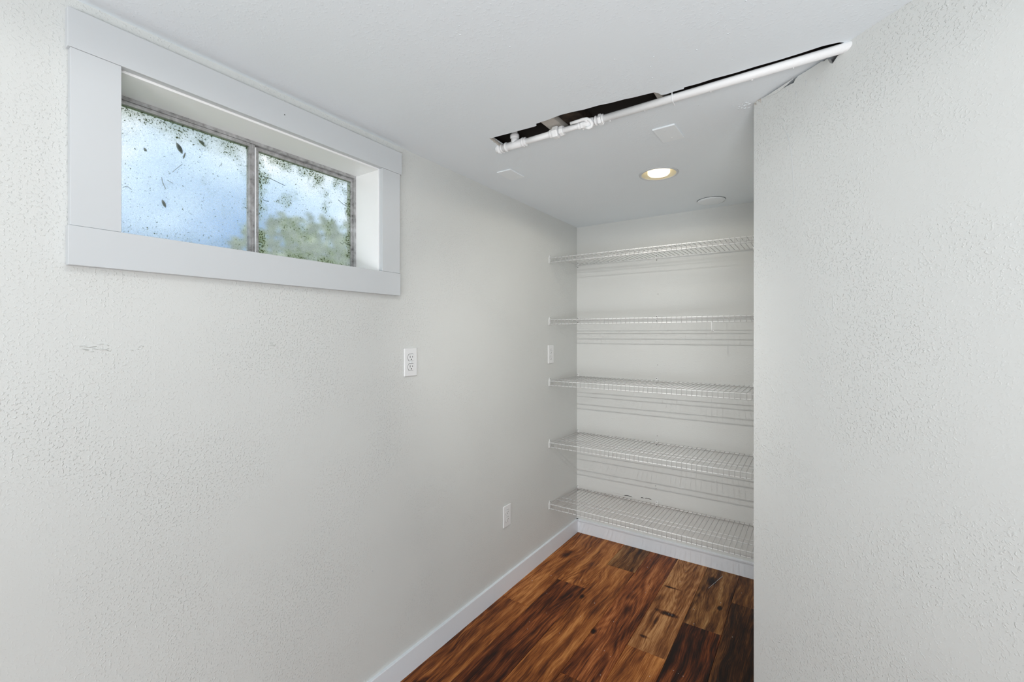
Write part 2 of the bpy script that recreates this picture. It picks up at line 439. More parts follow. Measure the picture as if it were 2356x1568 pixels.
# paint ridge (old crack) and drips on the diagonal wall
def ridge(pts, r, parent, M, name):
    bm = BM(); tube(bm, pts, r, 6); return obj(name, bm, M, parent, local=True, smooth=True)
pts = [(0.1114, 2.0046), (0.122, 1.984), (0.1329, 1.959), (0.138, 1.93), (0.1435, 1.901), (0.147, 1.85), (0.151, 1.7967), (0.152, 1.75)]
ridge([(a, 0.0002, z) for a, z in pts], [.0004, .0008, .001, .0009, .0009, .0007, .0006, .0002], wall_right, M_trim, 'paint_ridge')
for a, z, h in ((0.158, 2.085, .020), (0.19, 2.10, .016), (0.163, 2.055, .006), (0.232, 2.06, .008), (0.022, 2.09, .006), (0.225, 2.085, .005)):
    ridge([(a, 0.0002, z), (a + random.uniform(-.003, .003), -0.0002, z - h / 2), (a - .001, 0.0002, z - h)], [.0006, .0010, .0007], wall_right, M_trim, 'paint_drip')
bm = BM()
for i in range(22):
    lump(bm, (random.uniform(0.0, 0.03), random.uniform(-.001, 0.001), H - random.uniform(0, .014)), random.uniform(.001, .0025), 0.8)
tag(obj('crumbled_joint', bm, M_tear, wall_right, smooth=True, local=True), kind='stuff')
# other walls that close the room (side of the niche, and the sides behind the photographer)
bm = BM(); box(bm, (1.2165, -1.2105, -0.05), (1.30, 0.0, H)); tag(obj('wall_niche', bm, M_wall), kind='structure')
Q = P0 + Vector((math.cos(TH), math.sin(TH), 0)) * QL
bm = BM(); box(bm, (Q.x - 0.004, Q.y, -0.05), (XR, Q.y + 0.10, H)); tag(obj('wall_far_right', bm, M_wall), kind='structure')
bm = BM(); box(bm, (XR, YF, -0.05), (XR + 0.1, 0.15, H)); tag(obj('wall_side', bm, M_wall), kind='structure')
bm = BM(); box(bm, (-0.2, YF - 0.1, -0.05), (XR + 0.1, YF, H)); tag(obj('wall_front', bm, M_wall), kind='structure')

# scuffs and small marks on the left and back walls
def scuff(y, z, wdt, hgt, nst, seed):
    rr = random.Random(seed); bm = BM()
    for i in range(nst):
        a = y + rr.uniform(-.5, .5) * wdt * .8; b = z + rr.uniform(-.5, .5) * hgt
        ln = wdt * rr.uniform(.12, .38); sl = rr.uniform(-.45, .15)
        p = [(0.0000, a, b), (0.0010, a + ln * .5, b + ln * .5 * sl + rr.uniform(-.002, .002)), (0.0, a + ln, b + ln * sl)]
        tube(bm, p, [.0003, .0011, .0003], 5)
    return tag(obj('plaster_scuff', bm, M_wall, wall_left, smooth=True), kind='stuff')
scuff(-2.552, 1.349, 0.062, 0.016, 11, 1); scuff(-2.470, 1.347, 0.026, 0.010, 5, 2); scuff(-2.150, 1.350, 0.04, 0.008, 5, 5)
for y, z in ((-0.2726, 0.5254), (-1.76, 0.49), (-1.38, 0.36), (-0.80, 0.62)):
    bm = BM(); lump(bm, (0.0, y, z), 0.0028, 0.8); obj('paint_blob', bm, M_trim, wall_left, smooth=True)
for x_, z in ((0.5632, 1.6355), (0.561, 1.187), (0.5588, 0.7382), (0.5482, 0.4195), (0.5515, 0.4020)):
    bm = BM(); lathe(bm, [(0.0022, -0.0006), (0.0022, 0.0002)], (x_, 0, z), 10, 'y', True); obj('screw_hole', bm, M_steel, wall_back)
def mark(x_, z, wd, hh, seed):
    rr = random.Random(seed); bm = BM()
    m = 7
    pts = [(x_ + wd * (i / (m - 1) - .5), -0.0008, z + hh * math.sin(i / (m - 1) * math.pi)) for i in range(m)]
    tube(bm, pts, [.0006] + [.0019] * (m - 2) + [.0006], 6)
    obj('chipped_paint', bm, M_steel, wall_back, smooth=True)
mark(0.369, 0.3180, .055, .0035, 1); mark(0.463, 0.3245, .018, .004, 2); mark(0.500, 0.3265, .045, .004, 3)

# ------------------------------------------------------------------ baseboards
def baseboard(name, path, h, t):
    pass
bm = BM()
BH = 0.0893
prof = [(0, 0.0), (0.013, 0.0), (0.013, BH), (0.0118, BH + 0.0012), (0, BH + 0.0012)]
a = [bm.verts.new((p[0], YF, p[1])) for p in prof]; b = [bm.verts.new((p[0], -1.005, p[1])) for p in prof]
for i in range(5): bm.faces.new((a[i], a[(i + 1) % 5], b[(i + 1) % 5], b[i]))
bm.faces.new(a); bm.faces.new(b)
bb = tag(obj('baseboard_left', bm, M_base), kind='structure')
bm = BM()
a = [bm.verts.new((p[0] * 0.985, -1.0044, p[1])) for p in prof]; b = [bm.verts.new((p[0], 0.0, p[1])) for p in prof]
for i in range(5): bm.faces.new((a[i], a[(i + 1) % 5], b[(i + 1) % 5], b[i]))
bm.faces.new(a); bm.faces.new(b)
obj('board_length', bm, M_base, bb)
bm = BM()
a = [bm.verts.new((0.0, -p[0], p[1])) for p in prof]; b = [bm.verts.new((1.216, -p[0], p[1])) for p in prof]
for i in range(5): bm.faces.new((a[i], a[(i + 1) % 5], b[(i + 1) % 5], b[i]))
bm.faces.new(a); bm.faces.new(b)
tag(obj('baseboard_back', bm, M_base), kind='structure')

# ------------------------------------------------------------------ window
win = empty('window_1', (0, -2.117, 1.607), kind='structure')
T = 0.0195
def wpart(name, lo, hi, m=M_trim, bev=0.0012):
    bm = BM(); box(bm, lo, hi, bev, 2); return obj(name, bm, m, win)
wpart('head_casing', (0.0, -2.5935, 2.0118), (T + .001, -1.6335, 2.0985))
wpart('apron_casing', (0.0, -2.5925, 1.5325), (T + .0012, -1.6405, 1.6200))
wpart('side_casing', (0.0, -2.5890, 1.6205), (T, -2.5010, 2.0114))
wpart('side_casing', (0.0, -1.7295, 1.6205), (T, -1.6425, 2.0114))
wpart('head_jamb', (-0.19, -2.512, 2.0060), (0.0005, -1.722, 2.026), M_jamb, 0.0008)
wpart('sill_board', (-0.19, -2.512, 1.607), (0.0008, -1.722, 1.6215), M_jamb, 0.0008)
wpart('side_jamb', (-0.19, -2.512, 1.6215), (0.0005, -2.4970, 2.006), M_jamb, 0.0008)
wpart('side_jamb', (-0.19, -1.7350, 1.6215), (0.0005, -1.7220, 2.006), M_jamb, 0.0008)
# nail hole in the head casing
bm = BM(); lathe(bm, [(0.0017, 0), (0.0017, 0.0004)], (T + .001, -2.109, 2.0569), 8, 'x', True); obj('nail_hole', bm, M_steel, win)
# aluminium slider: outer frame, fixed sash behind (right), sliding sash in front (left)
FX = -0.130
fy0, fy1, fz0, fz1 = -2.497, -1.735, 1.6215, 2.006
def mpart(name, lo, hi, bev=0.0008):
    bm = BM(); box(bm, lo, hi, bev, 1); return obj(name, bm, M_metal, win)
mpart('frame_head', (FX - 0.05, fy0, fz1 - 0.010), (FX, fy1, fz1))
mpart('frame_sill', (FX - 0.05, fy0, fz0), (FX, fy1, fz0 + 0.012))
mpart('frame_side', (FX - 0.05, fy0, fz0 + .012), (FX, fy0 + 0.008, fz1 - .010))
mpart('frame_side', (FX - 0.05, fy1 - 0.007, fz0 + .012), (FX, fy1, fz1 - .010))
def sash(y0, y1, xf, rail, stile_l, stile_r, dx=0.02):
    bm = BM()
    a0, a1 = fz0 + .012, fz1 - .0105
    box(bm, (xf - dx, y0, a1 - rail), (xf, y1, a1), 0.0006)
    box(bm, (xf - dx, y0, a0), (xf, y1, a0 + rail), 0.0006)
    box(bm, (xf - dx, y0, a0 + rail), (xf, y0 + stile_l, a1 - rail), 0.0006)
    box(bm, (xf - dx, y1 - stile_r, a0 + rail), (xf, y1, a1 - rail), 0.0006)
    return obj('sash', bm, M_metal, win), (y0 + stile_l, y1 - stile_r, a0 + rail, a1 - rail, xf - dx / 2)
s1, g1 = sash(fy0 + .008, -2.1220, FX - 0.002, 0.010, 0.008, 0.018)
s2, g2 = sash(-2.1215, fy1 - .007, FX - 0.012, 0.012, 0.016, 0.006, 0.018)
# ridges on the meeting stile
for yy in (-2.1385, -2.1325, -2.1265):
    bm = BM(); box(bm, (FX - 0.003, yy - .0009, fz0 + .013), (FX + 0.0006, yy + .0009, fz1 - .012)); obj('stile_ridge', bm, M_metal, s1)
bm = BM(); box(bm, (FX - .006, -2.1238, fz0 + .012), (FX + 0.004, -2.1210, fz1 - .020), .0006); tag(obj('weather_strip', bm, M_white, s1), 'white strip on the meeting stile')

def glass(name, moss):
    m = bpy.data.materials.new(name); m.use_nodes = True; nt = m.node_tree; nt.nodes.clear()
    n = nt.nodes.new; l = nt.links.new
    out = n('ShaderNodeOutputMaterial'); p = pos(nt)
    rf = n('ShaderNodeBsdfRefraction'); rf.inputs['IOR'].default_value = 1.45; rf.inputs['Roughness'].default_value = 0.09
    rf.inputs['Color'].default_value = (0.96, 0.96, 0.96, 1)
    tr = n('ShaderNodeBsdfTranslucent'); tr.inputs['Color'].default_value = (0.70, 0.75, 0.76, 1)
    mx = n('ShaderNodeMixShader'); l(rf.outputs[0], mx.inputs[1]); l(tr.outputs[0], mx.inputs[2])
    # speckles of mineral film scatter the light, clearer between them
    film = ramp(nt, noise(nt, p, 420, 3, 0.7), [(0.35, 0.18), (0.68, 0.50)])
    l(film, mx.inputs[0])
    sx = n('ShaderNodeSeparateXYZ'); l(p, sx.inputs[0])
    y0, y1, z0, z1, _ = moss['rect']
    ea = mth(nt, 'SUBTRACT', z1, sx.outputs[2]); eb = mth(nt, 'SUBTRACT', sx.outputs[1], y0); ec = mth(nt, 'SUBTRACT', y1, sx.outputs[1]); ed = mth(nt, 'SUBTRACT', sx.outputs[2], z0)
    wob = mth(nt, 'MULTIPLY', mth(nt, 'SUBTRACT', noise(nt, p, 14, 5, 0.6), 0.5), 0.16)
    def edge(e, w, s):
        mr = n('ShaderNodeMapRange'); l(mth(nt, 'ADD', e, wob), mr.inputs[0]); mr.inputs[1].default_value = w; mr.inputs[2].default_value = 0.0
        mr.inputs[3].default_value = 0.0; mr.inputs[4].default_value = s; return mr.outputs[0]
    e = edge(ea, *moss['top']);
    for q, kk in ((eb, 'left'), (ec, 'right'), (ed, 'bottom')): e = mth(nt, 'MAXIMUM', e, edge(q, *moss[kk]))
    spk = noise(nt, p, 190, 2, 0.6); big = noise(nt, p, 11, 4, 0.6)
    den = ramp(nt, big, [(moss['pa'], 0.0), (moss['pb'], moss['ps'])])
    den = mth(nt, 'MAXIMUM', e, den)
    mask = ramp(nt, mth(nt, 'ADD', spk, mth(nt, 'MULTIPLY', den, 0.16)), [(0.67, 0.0), (0.72, 1.0)])
    df = n('ShaderNodeBsdfDiffuse'); l(ramp(nt, noise(nt, p, 60, 3), [(0.35, (0.010, 0.016, 0.008, 1)), (0.65, (0.09, 0.10, 0.045, 1))]), df.inputs['Color'])
    tm = n('ShaderNodeBsdfTranslucent'); tm.inputs['Color'].default_value = (0.20, 0.26, 0.10, 1)
    ma = n('ShaderNodeMixShader'); ma.inputs[0].default_value = 0.35; l(df.outputs[0], ma.inputs[1]); l(tm.outputs[0], ma.inputs[2])
    # thin green algae veil
    av = n('ShaderNodeBsdfTranslucent'); av.inputs['Color'].default_value = (0.42, 0.50, 0.30, 1)
    mv = n('ShaderNodeMixShader'); l(mth(nt, 'MULTIPLY', den, 0.45, True), mv.inputs[0]); l(mx.outputs[0], mv.inputs[1]); l(av.outputs[0], mv.inputs[2])
    mm = n('ShaderNodeMixShader'); l(mask, mm.inputs[0]); l(mv.outputs[0], mm.inputs[1]); l(ma.outputs[0], mm.inputs[2])
    gl = n('ShaderNodeBsdfGlossy'); gl.inputs['Roughness'].default_value = 0.15
    mg = n('ShaderNodeMixShader'); mg.inputs[0].default_value = 0.03; l(mm.outputs[0], mg.inputs[1]); l(gl.outputs[0], mg.inputs[2])
    l(mg.outputs[0], out.inputs[0]); return m
def pane(g, sash_o, name, mossp):
    bm = BM(); y0, y1, z0, z1, xg = g
    mossp['rect'] = g
    v = [bm.verts.new(q) for q in ((xg, y0 - .003, z0 - .003), (xg, y1 + .003, z0 - .003), (xg, y1 + .003, z1 + .003), (xg, y0 - .003, z1 + .003))]
    bm.faces.new(v)
    w = bmesh.ops.extrude_face_region(bm, geom=list(bm.faces))
    bmesh.ops.translate(bm, verts=[q for q in w['geom'] if isinstance(q, bmesh.types.BMVert)], vec=(-0.003, 0, 0))
    return obj('pane', bm, glass(name, mossp), sash_o)
pane(g1, s1, 'dirty_glass', dict(top=(0.065, 0.6), left=(0.006, .2), right=(0.006, 0.2), bottom=(0.05, 0.2), pa=0.60, pb=0.80, ps=0.4))
pane(g2, s2, 'mossy_glass', dict(top=(0.03, 0.65), left=(0.035, 1.0), right=(0.03, 0.9), bottom=(0.03, 0.8), pa=0.52, pb=0.68, ps=0.8))

# leaves and twigs stuck on the outside of the panes
def stuckleaf(y, z, ln, wd, ang, label, cat='leaf', name='dead_leaf'):
    bm = BM(); m = 9; c, s = math.cos(ang), math.sin(ang); X = FX - 0.0175
    up, lo = [], []
    for i in range(m):
        t = i / (m - 1); a = ln * (t - .5); w = wd * math.sin(math.pi * t) ** .8 * .5
        def P(u, v, d): return (X - d, y + u * c - v * s, z + u * s + v * c)
        up.append(bm.verts.new(P(a, w + .0006, .0006))); lo.append(bm.verts.new(P(a, -w - .0006, .0006)))
    for i in range(m - 1): bm.faces.new((up[i], up[i + 1], lo[i + 1], lo[i]))
    w = bmesh.ops.extrude_face_region(bm, geom=list(bm.faces))
    bmesh.ops.translate(bm, verts=[q for q in w['geom'] if isinstance(q, bmesh.types.BMVert)], vec=(-0.0008, 0, 0))
    return tag(obj(name, bm, M_twig, loc=(X, y, z)), label, cat)
def twig(pts, r, label, x=None):
    X = (FX - 0.0175) if x is None else x
    bm = BM(); tube(bm, [(X - r, a, b) for a, b in pts], r, 6)
    return tag(obj('twig', bm, M_twig, loc=(X, *pts[0])), label, 'twig')
def LW(u, v, x):   # pixel of the photograph -> point of the pane plane at depth x (used for the stuck debris)
    f = 1028.33; yaw = R(33.859)
    dx, dz = (u - 1178) / f, -(v - 784 + 14.65) / f
    F = Vector((-math.sin(yaw), math.cos(yaw), 0)); Rt = Vector((math.cos(yaw), math.sin(yaw), 0))
    D = F + Rt * dx + Vector((0, 0, dz)); t = (x - 1.3718) / D.x
    q = Vector((1.3718, -2.8635, 1.3789)) + D * t
    return (q.y, q.z)
xl = FX - 0.0175; xr_ = FX - 0.027
p = LW(413, 341, xl); stuckleaf(p[0], p[1], 0.030, 0.011, -1.1, 'curled dark leaf stuck high on the left window pane')
p = LW(424, 358, xl); stuckleaf(p[0], p[1], 0.020, 0.003, 1.3, 'thin dark leaf blade beside the curled leaf on the left pane')
p = LW(377, 468, xl); stuckleaf(p[0], p[1], 0.022, 0.007, -1.2, 'small blotchy leaf low in the middle of the left pane')
p = LW(464, 329, xl); stuckleaf(p[0], p[1], 0.024, 0.006, -0.7, 'curved leaf near the top edge of the left pane, right of the curled leaf')
p = LW(334, 344, xl); stuckleaf(p[0], p[1], 0.010, 0.005, -1.0, 'tiny dark leaf scrap at the upper left of the left pane')
twig([LW(396, 396, xl), LW(408, 386, xl), LW(420, 377, xl)], .0006, 'straight thin twig slanting below the curled leaf on the left pane')
twig([LW(372, 408, xl), LW(374, 420, xl), LW(381, 434, xl)], .0008, 'short dark twig slanting down in the middle of the left pane')
twig([LW(385, 414, xl), LW(398, 422, xl)], .0007, 'short twig lying nearly flat in the middle of the left pane')
twig([LW(282, 431, xl), LW(292, 428, xl), LW(303, 436, xl)], .0007, 'curled thin twig at the left edge of the left pane')
twig([LW(504, 383, xl), LW(509, 378, xl), LW(510, 374, xl)], .0006, 'tiny hooked twig at the right of the left pane')
twig([LW(602, 407, xr_), LW(620, 412, xr_), LW(640, 422, xr_), LW(653, 428, xr_)], .0008, 'long dark twig from the left edge of the right pane')
twig([LW(775, 460, xr_), LW(787, 471, xr_), LW(798, 476, xr_), LW(810, 473, xr_)], .0008, 'dark twig curving in from the right edge of the right pane, halfway up')
twig([LW(779, 558, xr_), LW(785, 562, xr_), LW(788, 557, xr_), LW(808, 567, xr_)], .0008, 'forked dark twig low at the right edge of the right pane')
twig([LW(602, 460, xr_), LW(609, 463, xr_), LW(615, 464, xr_)], .0009, 'stubby dark twig at the left edge of the right pane, halfway down')

# outside: bank of grass with shrubs in front of the sky
M_grass, _nt, _b = mat('lawn', (0.10, 0.17, 0.04, 1), 0.9)
_nt.links.new(ramp(_nt, noise(_nt, pos(_nt), 5, 5), [(0.35, (0.09, 0.15, 0.05, 1)), (0.65, (0.26, 0.33, 0.16, 1))]), _b.inputs['Base Color'])
M_leaf, _nt, _b = mat('shrub_leaves', (0.05, 0.10, 0.03, 1), 0.8)
_nt.links.new(ramp(_nt, noise(_nt, pos(_nt), 9, 5), [(0.35, (0.02, 0.045, 0.012, 1)), (0.65, (0.13, 0.19, 0.07, 1))]), _b.inputs['Base Color'])
bm = BM()
G = 12
grid = [[bm.verts.new((-0.205 - 9.0 * (i / G) ** 1.5, -6 + 14 * j / G, 1.36 + 0.35 * (i / G) + random.uniform(-.03, .03) * (i > 0))) for j in range(G + 1)] for i in range(G + 1)]
for i in range(G):
    for j in range(G): bm.faces.new((grid[i][j], grid[i + 1][j], grid[i + 1][j + 1], grid[i][j + 1]))
tag(obj('ground', bm, M_grass), kind='structure')
M_pale, _nt, _b = mat('pale_leaves', (0.2, 0.25, 0.15, 1), 0.8)
_nt.links.new(ramp(_nt, noise(_nt, pos(_nt), 6, 4), [(0.35, (0.12, 0.17, 0.10, 1)), (0.65, (0.36, 0.42, 0.27, 1))]), _b.inputs['Base Color'])
def shrub(c, r, label, seed, squash=0.8, M=None):
    rr = random.Random(seed)
    root = empty('shrub', (c[0], c[1], c[2]), label, 'shrub', 'shrubs outside the window')
    bm = BM()
    for i in range(1100):
        v = Vector((rr.gauss(0, 1), rr.gauss(0, 1), rr.gauss(0, 1))).normalized() * r * rr.uniform(.55, 1.0)
        v.z = abs(v.z) * squash + r * .15
        q = Vector(c) + v; s = r * rr.uniform(.05, .10)
        u = Vector((rr.gauss(0, 1), rr.gauss(0, 1), rr.gauss(0, 1))).normalized(); w = u.orthogonal().normalized()
        bm.faces.new([bm.verts.new(q + u * s), bm.verts.new(q + w * s * .5), bm.verts.new(q - u * s), bm.verts.new(q - w * s * .5)])
    tag(obj('foliage', bm, M or M_leaf, root), kind='stuff')
    bm = BM()
    for k in range(5):
        a = rr.uniform(0, 6.28); tube(bm, [Vector(c) - Vector((0, 0, .08)), Vector(c) + Vector((math.cos(a) * r * .2, math.sin(a) * r * .2, r * .35)), Vector(c) + Vector((math.cos(a) * r * .5, math.sin(a) * r * .5, r * .7))], [r * .03, r * .02, r * .008], 5)
    obj('stem', bm, M_twig, root)
    return root
shrub((-1.7, -0.72, 1.47), 0.40, 'dark round shrub blurred behind the lower right corner of the right pane', 1)
shrub((-3.3, 0.05, 1.50), 1.0, 'broad pale green shrub blurred behind the middle of the right pane', 2, 1.1, M_pale)
shrub((-3.4, -1.95, 1.50), 0.55, 'pale green shrub blurred in the lower left of the left pane', 3, 1.15, M_pale)

# ------------------------------------------------------------------ pipe
pipe = empty('water_pipe', (0.33, -1.407, H - 0.010), 'white-painted water pipe with valve hanging in the cut ceiling slot', 'pipe')
def py(x_): return -1.407 - 0.018 * (x_ - 0.35) / 1.1
PZ = H - 0.0100
def run(name, xa, xb, r, seg=20, M=M_pipe, parent=pipe):
    bm = BM(); tube(bm, [(xa, py(xa), PZ), (xb, py(xb), PZ)], r, seg); return obj(name, bm, M, parent, smooth=False if seg < 9 else True)
def ring(name, x_, w_, r, seg=24, parent=pipe):
    bm = BM(); lathe(bm, [(r * .9, -w_ / 2), (r, -w_ * .3), (r, w_ * .3), (r * .9, w_ / 2)], (x_, py(x_), PZ), seg, 'x', True); return obj(name, bm, M_pipe, parent, smooth=seg > 8)
run('pipe_run', 0.735, 1.60, 0.0122)
run('pipe_run', 0.43, 0.60, 0.0112)
run('pipe_run', 0.60, 0.745, 0.0100)
run('tee_fitting', 0.352, 0.455, 0.0150)
bm = BM(); tube(bm, [(0.408, py(.408), PZ), (0.408, py(.408), PZ + 0.034)], 0.0145, 20); obj('tee_branch', bm, M_pipe, pipe, smooth=True)
bm = BM(); lathe(bm, [(0.0165, 0.024), (0.018, 0.027), (0.018, 0.037), (0.016, 0.040)], (0.408, py(.408), PZ), 24, 'z', True); obj('branch_collar', bm, M_pipe, pipe, smooth=True)
bm = BM(); tube(bm, [(0.408, py(.408), PZ + .036), (0.408, py(.408), PZ + 0.2)], 0.011, 16); obj('branch_pipe', bm, M_pipe, pipe, smooth=True)
ring('collar', 0.335, 0.012, 0.0172); ring('collar', 0.349, 0.006, 0.0165); ring('collar', 0.370, 0.008, 0.0178)
ring('collar', 0.448, 0.010, 0.0175); ring('collar', 0.458, 0.008, 0.0160)
run('end_cap', 0.322, 0.333, 0.0135)
ring('collar', 0.572, 0.010, 0.0150); ring('union_nut', 0.592, 0.024, 0.0215, 6); ring('union_nut', 0.617, 0.015, 0.0180, 8)
ring('collar', 0.688, 0.010, 0.0135); ring('valve_flange', 0.700, 0.010, 0.0170, 6)
bm = BM(); lathe(bm, [(0.010, -0.026), (0.0145, -0.018), (0.0165, 0.0), (0.0145, 0.018), (0.010, 0.026)], (0.722, py(.722), PZ), 24, 'x', True); obj('valve_body', bm, M_pipe, pipe, smooth=True)
bm = BM(); tube(bm, [(0.722, py(.722), PZ), (0.722, py(.722) - 0.026, PZ + 0.002)], 0.006, 12); obj('valve_stem', bm, M_pipe, pipe, smooth=True)
bm = BM()
hy = -1.4385
lever = [(0.664, hy, PZ + .004), (0.690, hy, PZ + .004), (0.712, hy, PZ + .005), (0.726, hy + .001, PZ + .004), (0.737, hy + .005, PZ - .002), (0.741, hy + .012, PZ - .012), (0.737, hy + .017, PZ - .019), (0.727, hy + .018, PZ - .021), (0.716, hy + .014, PZ - .019)]
tube(bm, lever, [.0050] + [.0056] * 3 + [.006] * 4 + [.0045], 12); tag(obj('lever_handle', bm, M_pipe, pipe, smooth=True), 'curled lever handle of the valve')
ring('collar', 0.751, 0.006, 0.0165); ring('coupling_nut', 0.766, 0.012, 0.0185, 6); ring('collar', 0.776, 0.006, 0.0160)
# zip-tie style strap
bm = BM(); pts = []
for i in range(15):
    a = -0.35 + 1.38 * math.pi * i / 14 + math.pi * 0.35
    pts.append((1.0105 + 0.001 * math.sin(i), py(1.01) + 0.0138 * math.cos(a + math.pi / 2), PZ + 0.0138 * math.sin(a + math.pi / 2)))
pts = [(1.010, py(1.01) - 0.012, PZ + 0.03)] + [(1.0105, py(1.01) - 0.0138 * math.cos(t), PZ - 0.0138 * math.sin(t)) for t in [R(q) for q in range(0, 130, 12)]] + [(1.0125, py(1.01) + 0.011, PZ - 0.019)]
tube(bm, pts, 0.0017, 8); obj('strap', bm, M_pipe, pipe, smooth=True)
# hardened paint drips under the pipe
bm = BM()
for x_ in (0.34, 0.355, 0.45, 0.463, 0.70, 0.712, 0.775, 0.80, 0.92, 1.12, 1.23, 1.33):
    lump(bm, (x_, py(x_) + 0.004, PZ - 0.0122 - (0.004 if x_ < .8 else 0)), .0022, 1.0)
tag(obj('paint_drips', bm, M_pipe, pipe, smooth=True), kind='stuff')

# ------------------------------------------------------------------ ceiling fixtures
def can_light(c, label, lens_on=True):
    root = empty('recessed_light', (c[0], c[1], H), label, 'ceiling light', 'recessed ceiling lights')
    bm = BM(); lathe(bm, [(0.0765, 0.002), (0.078, -0.0025), (0.083, -0.0040), (0.0875, -0.0025), (0.0895, 0.0), (0.0765, 0.002)], (c[0], c[1], H), 64); obj('trim_ring', bm, M_trim, root, smooth=True)
    bm = BM(); pr = []
    for i in range(9):
        t = i / 8; pr.append((0.0775 - 0.024 * t + (0.0012 if i % 2 else 0), -0.001 + 0.026 * t))
    lathe(bm, pr, (c[0], c[1], H), 64); obj('reflector', bm, M_chrome, root, smooth=True)
    bm = BM(); lathe(bm, [(0.0001, -0.009), (0.03, -0.008), (0.044, -0.004), (0.050, 0.002), (0.051, 0.03), (0.0001, 0.031)], (c[0], c[1], H), 48); obj('bulb', bm, M_lens, root, smooth=True)
    bm = BM(); lathe(bm, [(0.085, 0.0137), (0.085, 0.12), (0.0, 0.12)], (c[0], c[1], H), 32); obj('housing', bm, M_dark, root)
    return root
can_light((0.777, -0.745), 'lit round recessed light with a yellowish reflector, between slot and niche')
can_light((0.86, -2.50), 'round recessed light near the window, outside the photograph')

def cover(c, sx, sy, rot, label, screws, t=0.0055, tilt=0.0):
    root = empty('ceiling_cover_plate', (c[0], c[1], H), label, 'cover plate')
    bm = BM(); box(bm, (-sx / 2, -sy / 2, -t), (sx / 2, sy / 2, 0.0), 0.0022, 3); p = obj('plate', bm, M_cover, root, local=True)
    root.rotation_euler = (tilt, 0, rot)
    for (a, b) in screws:
        bm = BM(); lathe(bm, [(0.0001, -t - .0012), (0.0025, -t - .0009), (0.0032, -t + .0002)], (a, b, 0), 14); obj('screw', bm, M_white, root, local=True, smooth=True)
    return root
cover((0.2015, -1.129), 0.077, 0.120, 0.0, 'blank rectangular cover plate on the ceiling nearest the left wall', [])
cover((0.929, -1.157), 0.081, 0.130, R(-2), 'blank rectangular cover plate with two screws on the ceiling above the pale round light', [(-0.002, -0.037), (0.002, 0.037)], 0.0065)
root = empty('round_cover', (0.904, -0.165, H), 'round blank cover disc on the ceiling against the back wall', 'cover plate')
bm = BM(); lathe(bm, [(0.0001, -0.0085), (0.060, -0.0082), (0.0715, -0.0065), (0.0735, -0.0035), (0.0725, -0.0012), (0.0001, -0.0012)], (0.904, -0.165, H), 56); obj('disc', bm, M_cover, root, smooth=True)
bm = BM(); lathe(bm, [(0.0001, -0.0012), (0.0748, -0.0012), (0.0748, 0.0), (0.0001, 0.0)], (0.904, -0.165, H), 56); tag(obj('rim', bm, M_steel, root), 'thin dark gasket')  # narrow dark ring showing around the disc

# ------------------------------------------------------------------ outlets
def outlet(y, z, label, dark):
    root = empty('wall_outlet', (0, y, z), label, 'outlet')
    bm = BM(); box(bm, (0.0, -0.0348, -0.0572), (0.0058, 0.0348, 0.0572), 0.0028, 3); obj('cover_plate', bm, M_white, root, local=True)
    Md = M_dark if dark else M_slot
    for s in (1, -1):
        bm = BM(); cz = 0.0195 * s
        pr = []
        for k in range(28):
            a = 2 * math.pi * k / 28; yy = 0.0172 * math.cos(a); zz = 0.0172 * math.sin(a)
            pr.append((yy, cz + max(-0.0135, min(0.0135, zz))))
        slab(bm, pr, [], lambda u, v, d: (d, u, v), 0.0058, 0.0078)
        rc = obj('receptacle', bm, M_white, root, local=True)
        bm = BM()
        slab(bm, [(p[0] * 1.07, cz + (p[1] - cz) * 1.09) for p in pr], [], lambda u, v, d: (d, u, v), 0.0056, 0.0062)
        obj('receptacle_gap', bm, M_slot if not dark else M_steel, rc, local=True)
        for yy, hh in ((-0.0063, 0.0042), (0.0063, 0.0034)):
            bm = BM(); box(bm, (0.0076, yy - .0012, cz + .0025 - hh), (0.0081, yy + .0012, cz + .0025 + hh)); obj('slot', bm, Md, rc, local=True)
        bm = BM(); lathe(bm, [(0.0026, 0.0), (0.0026, 0.0005)], (0.0077, 0, cz - 0.0078), 14, 'x', True); obj('ground_hole', bm, Md, rc, local=True)
    bm = BM(); lathe(bm, [(0.0034, 0.0), (0.0032, 0.0008), (0.0010, 0.0012)], (0.0058, 0, 0), 16, 'x', True); obj('screw', bm, M_white if not dark else M_cover, root, local=True, smooth=True)
    return root
M_slot, _, _ = mat('grey_slot', (0.22, 0.22, 0.22, 1), 0.6)
outlet(-1.5715, 1.2660, 'white duplex outlet with dark slots, just right of the window at counter height', True)
outlet(-0.3845, 1.2550, 'white outlet beside the niche corner, between the second and third shelf', False)
outlet(-0.8722, 0.4010, 'white outlet low on the left wall above the baseboard', False)

